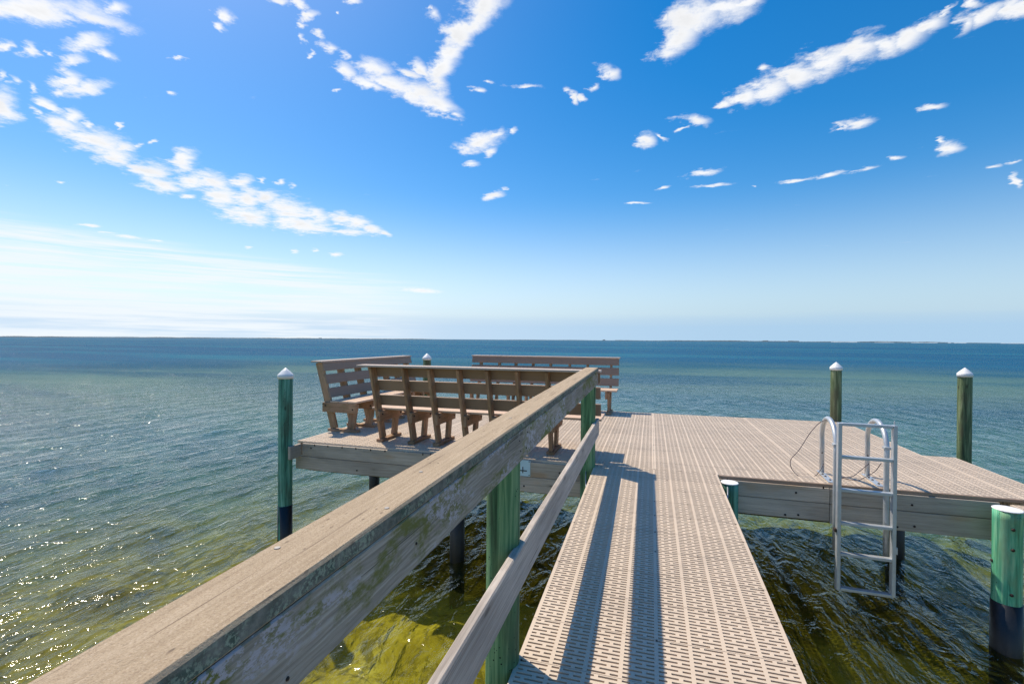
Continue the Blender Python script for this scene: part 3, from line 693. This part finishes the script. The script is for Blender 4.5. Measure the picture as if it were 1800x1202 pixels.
# ------------------------------------------------------------------ pilings
def piling(x, y, r, ztop, sleeve_top, mat, label, cone=True, seed=0, notch=False, lean=(0, 0), group=None, zb=-1.86):
    e = empty('piling', (x, y, WZ), 0, label, 'piling', group)
    prof = []
    n = 26
    for i in range(n+1):
        z = zb+(ztop-zb)*i/n; rr = r*(1.02-.03*(z-zb)/(ztop-zb))
        prof.append((rr, z))
    link('pole', lathe('pole', prof, 32, M[mat], .026, seed, lean), None, e, mw=Matrix.Translation((x, y, 0)))
    if sleeve_top is not None:
        link('sleeve', lathe('sleeve', [(r*1.06, zb+.01), (r*1.06, (sleeve_top+zb)/2), (r*1.055, sleeve_top)], 32, M['sleeve'], .006, seed+1, lean), None, e, mw=Matrix.Translation((x, y, 0)))
    if cone:
        cm = lathe('cap', [(r*1.12, ztop-.052), (r*1.12, ztop-.004), (r*1.05, ztop+.004), (r*.55, ztop+.048), (r*.05, ztop+.086)], 32, M['white'])
        for i_, p_ in enumerate(cm.polygons): p_.use_smooth = True
        link('cap', cm, None, e, mw=Matrix.Translation((x, y, 0)))
    return e
GP = 'pilings around the dock'
piling(-4.455, 4.92, .083, .875, -.78, 'pile_teal', 'dark green piling with white cone cap at the near left corner of the platform', seed=2, group=GP)
piling(-4.52, 8.98, .083, .95, -.78, 'pile_olive', 'white capped piling rising behind the left bench at the far corner of the platform', seed=4, group=GP, zb=-1.5)
piling(2.99, 9.17, .083, .91, -.78, 'pile_olive', 'olive green piling with white cone cap standing behind the ladder at the platform far edge', seed=6, group=GP, zb=-1.5)
piling(4.52, 8.72, .083, .875, -.78, 'pile_olive', 'free standing green piling with white cone cap right of the ladder, in open water', seed=9, group=GP, zb=-1.5)
cp = piling(.735, 4.97, .078, -.035, -.80, 'pile_teal', 'short flat topped green piling in the corner between walkway and platform', cone=False, seed=12, group=GP)
link('cap', lathe('flat_cap', [(.080, -.037), (.080, -.030), (.076, -.027)], 32, M['white']), None, cp, mw=Matrix.Translation((.735, 4.97, 0)))
np_ = piling(2.825, 4.88, .094, -.035, -.79, 'pile_bright', 'bright green bolted piling with flat white top at the right end of the near fascia', cone=False, seed=14, group=GP)
link('cap', lathe('flat_cap', [(.095, -.037), (.095, -.031), (.090, -.028)], 32, M['white']), None, np_, mw=Matrix.Translation((2.825, 4.88, 0)))
dcam = Vector((-2.825, -4.88, 0)).normalized(); side = Vector((-dcam.y, dcam.x, 0))
for (s, z) in ((.35, -.17), (.35, -.335), (-.9, -.47), (.30, -.70)):
    n_ = (dcam*math.sqrt(max(0, 1-s*s))+side*s).normalized(); bolt(np_, Vector((2.825, 4.88, z))+n_*.0935, n_, .013)
piling(-2.13, 5.02, .080, -.36, -.40, 'pile_teal', 'black sleeved piling under the near edge of the platform, seen beneath the handrail', cone=False, seed=21, group=GP)
piling(-4.40, 6.85, .080, -.36, -.40, 'pile_teal', 'black sleeved piling showing briefly below the left part of the platform fascia', cone=False, seed=22, group=GP)
piling(2.80, 6.67, .085, -.38, -.42, 'pile_teal', 'black sleeved piling in shadow under the platform behind the ladder', cone=False, seed=23, group=GP)

# ------------------------------------------------------------------ benches
BL = 2.98
def rear(z): return -.265*(z-.036)/.954
def bench(origin, rz, label, BL=2.98, posts=(.15, .60, .95, 1.33, 1.69, 2.05, 2.40, 2.80), sx0=0.0, sx1=0.0):
    e = empty('bench', origin, rz, label, 'bench', 'wooden benches on the platform')
    def bd(name, p0, p1, up, wz_, ty, mat, c=.003): return board(name, p0, p1, up, wz_, ty, M[mat], e, c, True)
    for x in posts:
        dpt = .112
        a = Vector((x, rear(.038)+dpt/2+.002, .038)); b = Vector((x, rear(.985)+dpt/2, .985))
        bd('back_post', a, b, (0, 1, 0), dpt, .038, 'bench_leg')
        bd('front_leg', (x, .335, .038), (x, .395, .405), (0, 1, 0), .115, .038, 'bench_leg')
        bd('skid', (x, -.03, .019), (x, .46, .019), (0, 0, 1), .037, .089, 'bench_leg')
        bd('seat_arm', (x+.040, -.11, .345), (x+.040, .45, .345), (0, 0, 1), .135, .038, 'bench_leg')
    for x in posts:
        for (yy, zz) in ((-.055, .37), (.40, .33)):
            link('bolt', _cache['bolt', .011, 'rust'] if ('bolt', .011, 'rust') in _cache else _cache.setdefault(('bolt', .011, 'rust'), lathe('bolt', [(.011, 0), (.011, .004), (.008, .009), (.002, .0105)], 10, M['rust'])), None, e, local=Matrix.Translation((x+.060, yy, zz)) @ Matrix.Rotation(R(90), 4, 'Y'))
    lean = (Vector((0, rear(.985), .985))-Vector((0, rear(.038), .038))).normalized()
    for (zt, zb) in ((.985, .862), (.815, .675), (.620, .478)):
        zm = (zt+zb)/2; y = rear(zm)+.112+.016
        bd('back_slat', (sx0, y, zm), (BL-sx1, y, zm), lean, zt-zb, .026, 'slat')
    for y in (.095, .240, .385):
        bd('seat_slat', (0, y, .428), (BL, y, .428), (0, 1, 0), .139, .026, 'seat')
    bd('cap_board', (-.015, -.205, .998), (BL+.015, -.205, .998), (0, 1, 0), .19, .024, 'captrim')
    return e
b1 = bench((-3.52, 5.389, 0), 0, 'long bench nearest the camera seen from behind, backrest rising just past the handrail', sx0=.133)
b2 = bench((-4.45, 8.37, 0), R(-90), 'bench along the left edge of the platform with its end facing the camera', BL=2.62, posts=(.10, .52, .90, 1.30, 1.68, 2.12, 2.56), sx1=.025)
b3 = bench((-.585, 9.03, 0), R(180), 'bench at the far edge of the platform facing the camera')

# ------------------------------------------------------------------ swim ladder
lad = empty('swim_ladder', (1.82, 4.9, 0), 0, 'aluminium swim ladder with two arched grab rails hooked over the near edge of the platform', 'ladder')
LY = 4.865
for (xb, xf) in ((1.675, 1.618), (2.07, 2.008)):
    pts = [(xb, 5.50, 0.005), (xb, 5.50, .32)]
    cy, rr = 5.225, .275
    for k in range(1, 16):
        a = math.pi*k/16; s = k/16
        pts.append((xb+(xf-xb)*s, cy+rr*math.cos(a), .32+rr*math.sin(a)))
    pts += [(xf, 4.95, .32), (xf, 4.95, .0), (xf, 4.95, -.25), (xf, 4.945, -.56)]
    link('grab_rail', tube('grab_rail', pts, .0215, 16, M['alu']), None, lad, mw=Matrix.Identity(4))
    board('base_plate', (xb-.002, 5.56, .006), (xb-.03, 5.13, .006), (0, 0, 1), .008, .055, M['alu'], lad, .001)
    for y in (5.20, 5.33, 5.41): bolt(lad, (xb-.02, y, .010), (0, 0, 1), .010)
    board('clamp', (xf-.028, 4.945, .40), (xf+.028, 4.945, .40), (0, 0, 1), .02, .05, M['alu'], lad, .002)
    bolt(lad, (xb-.005, 5.478, .21), (0, -1, 0), .007)
for x in (1.612, 2.026):
    board('stile', (x, LY, -.875), (x+.004, LY, .615), (1, 0, 0), .030, .050, M['alu'], lad, .003)
for z in (.604, .312, .018, -.277, -.552, -.862):
    board('rung', (1.628, LY, z), (2.012, LY, z-.004), (0, 0, 1), .026, .048, M['alu'], lad, .003)
board('latch_pin', (2.030, LY, .62), (2.030, LY, .652), (0, 1, 0), .008, .008, M['alu'], lad, .001)
board('bracket', (2.045, LY, -.50), (2.045, LY, -.44), (1, 0, 0), .02, .04, M['alu'], lad, .002)
board('bracket', (1.592, LY, -.36), (1.592, LY, -.33), (1, 0, 0), .02, .04, M['rust'], lad, .002)

# cable looped over the grab rail
def on_y(x, y, Y):
    d = px_dir(x, y); s = Y/d.y; return Vector((0, 0, CAM_H))+d*s
cpts = [on_y(1474, 741, 5.20), on_y(1460, 737, 5.20), on_y(1442, 742, 5.24), on_y(1424, 761, 5.30), on_y(1405, 790, 5.32), on_y(1390, 808, 5.34), on_y(1392, 824, 5.33), on_y(1406, 837.5, 5.30), on_y(1428, 838, 5.33), on_y(1440, 829, 5.42), on_y(1448, 815, 5.47)]
tag(link('tether_cable', tube('tether_cable', smooth_path(cpts, 8), .0032, 6, M['cable']), mw=Matrix.Identity(4)), 'thin dark cable looping down to the deck left of the ladder grab rail', 'cable')
cpts = [on_y(1549, 814, 5.10), on_y(1538, 828, 5.15), on_y(1520, 839, 5.22), on_y(1505, 844, 5.28), Vector((1.80, 5.33, .006)), Vector((1.74, 5.36, .006)), on_y(1495, 838, 5.38), on_y(1512, 827, 5.42), on_y(1527, 815, 5.46)]
tag(link('tether_cable', tube('tether_cable', smooth_path(cpts, 8), .0032, 6, M['cable']), mw=Matrix.Identity(4)), 'thin dark cable hanging in a slack loop between the two ladder grab rails', 'cable')
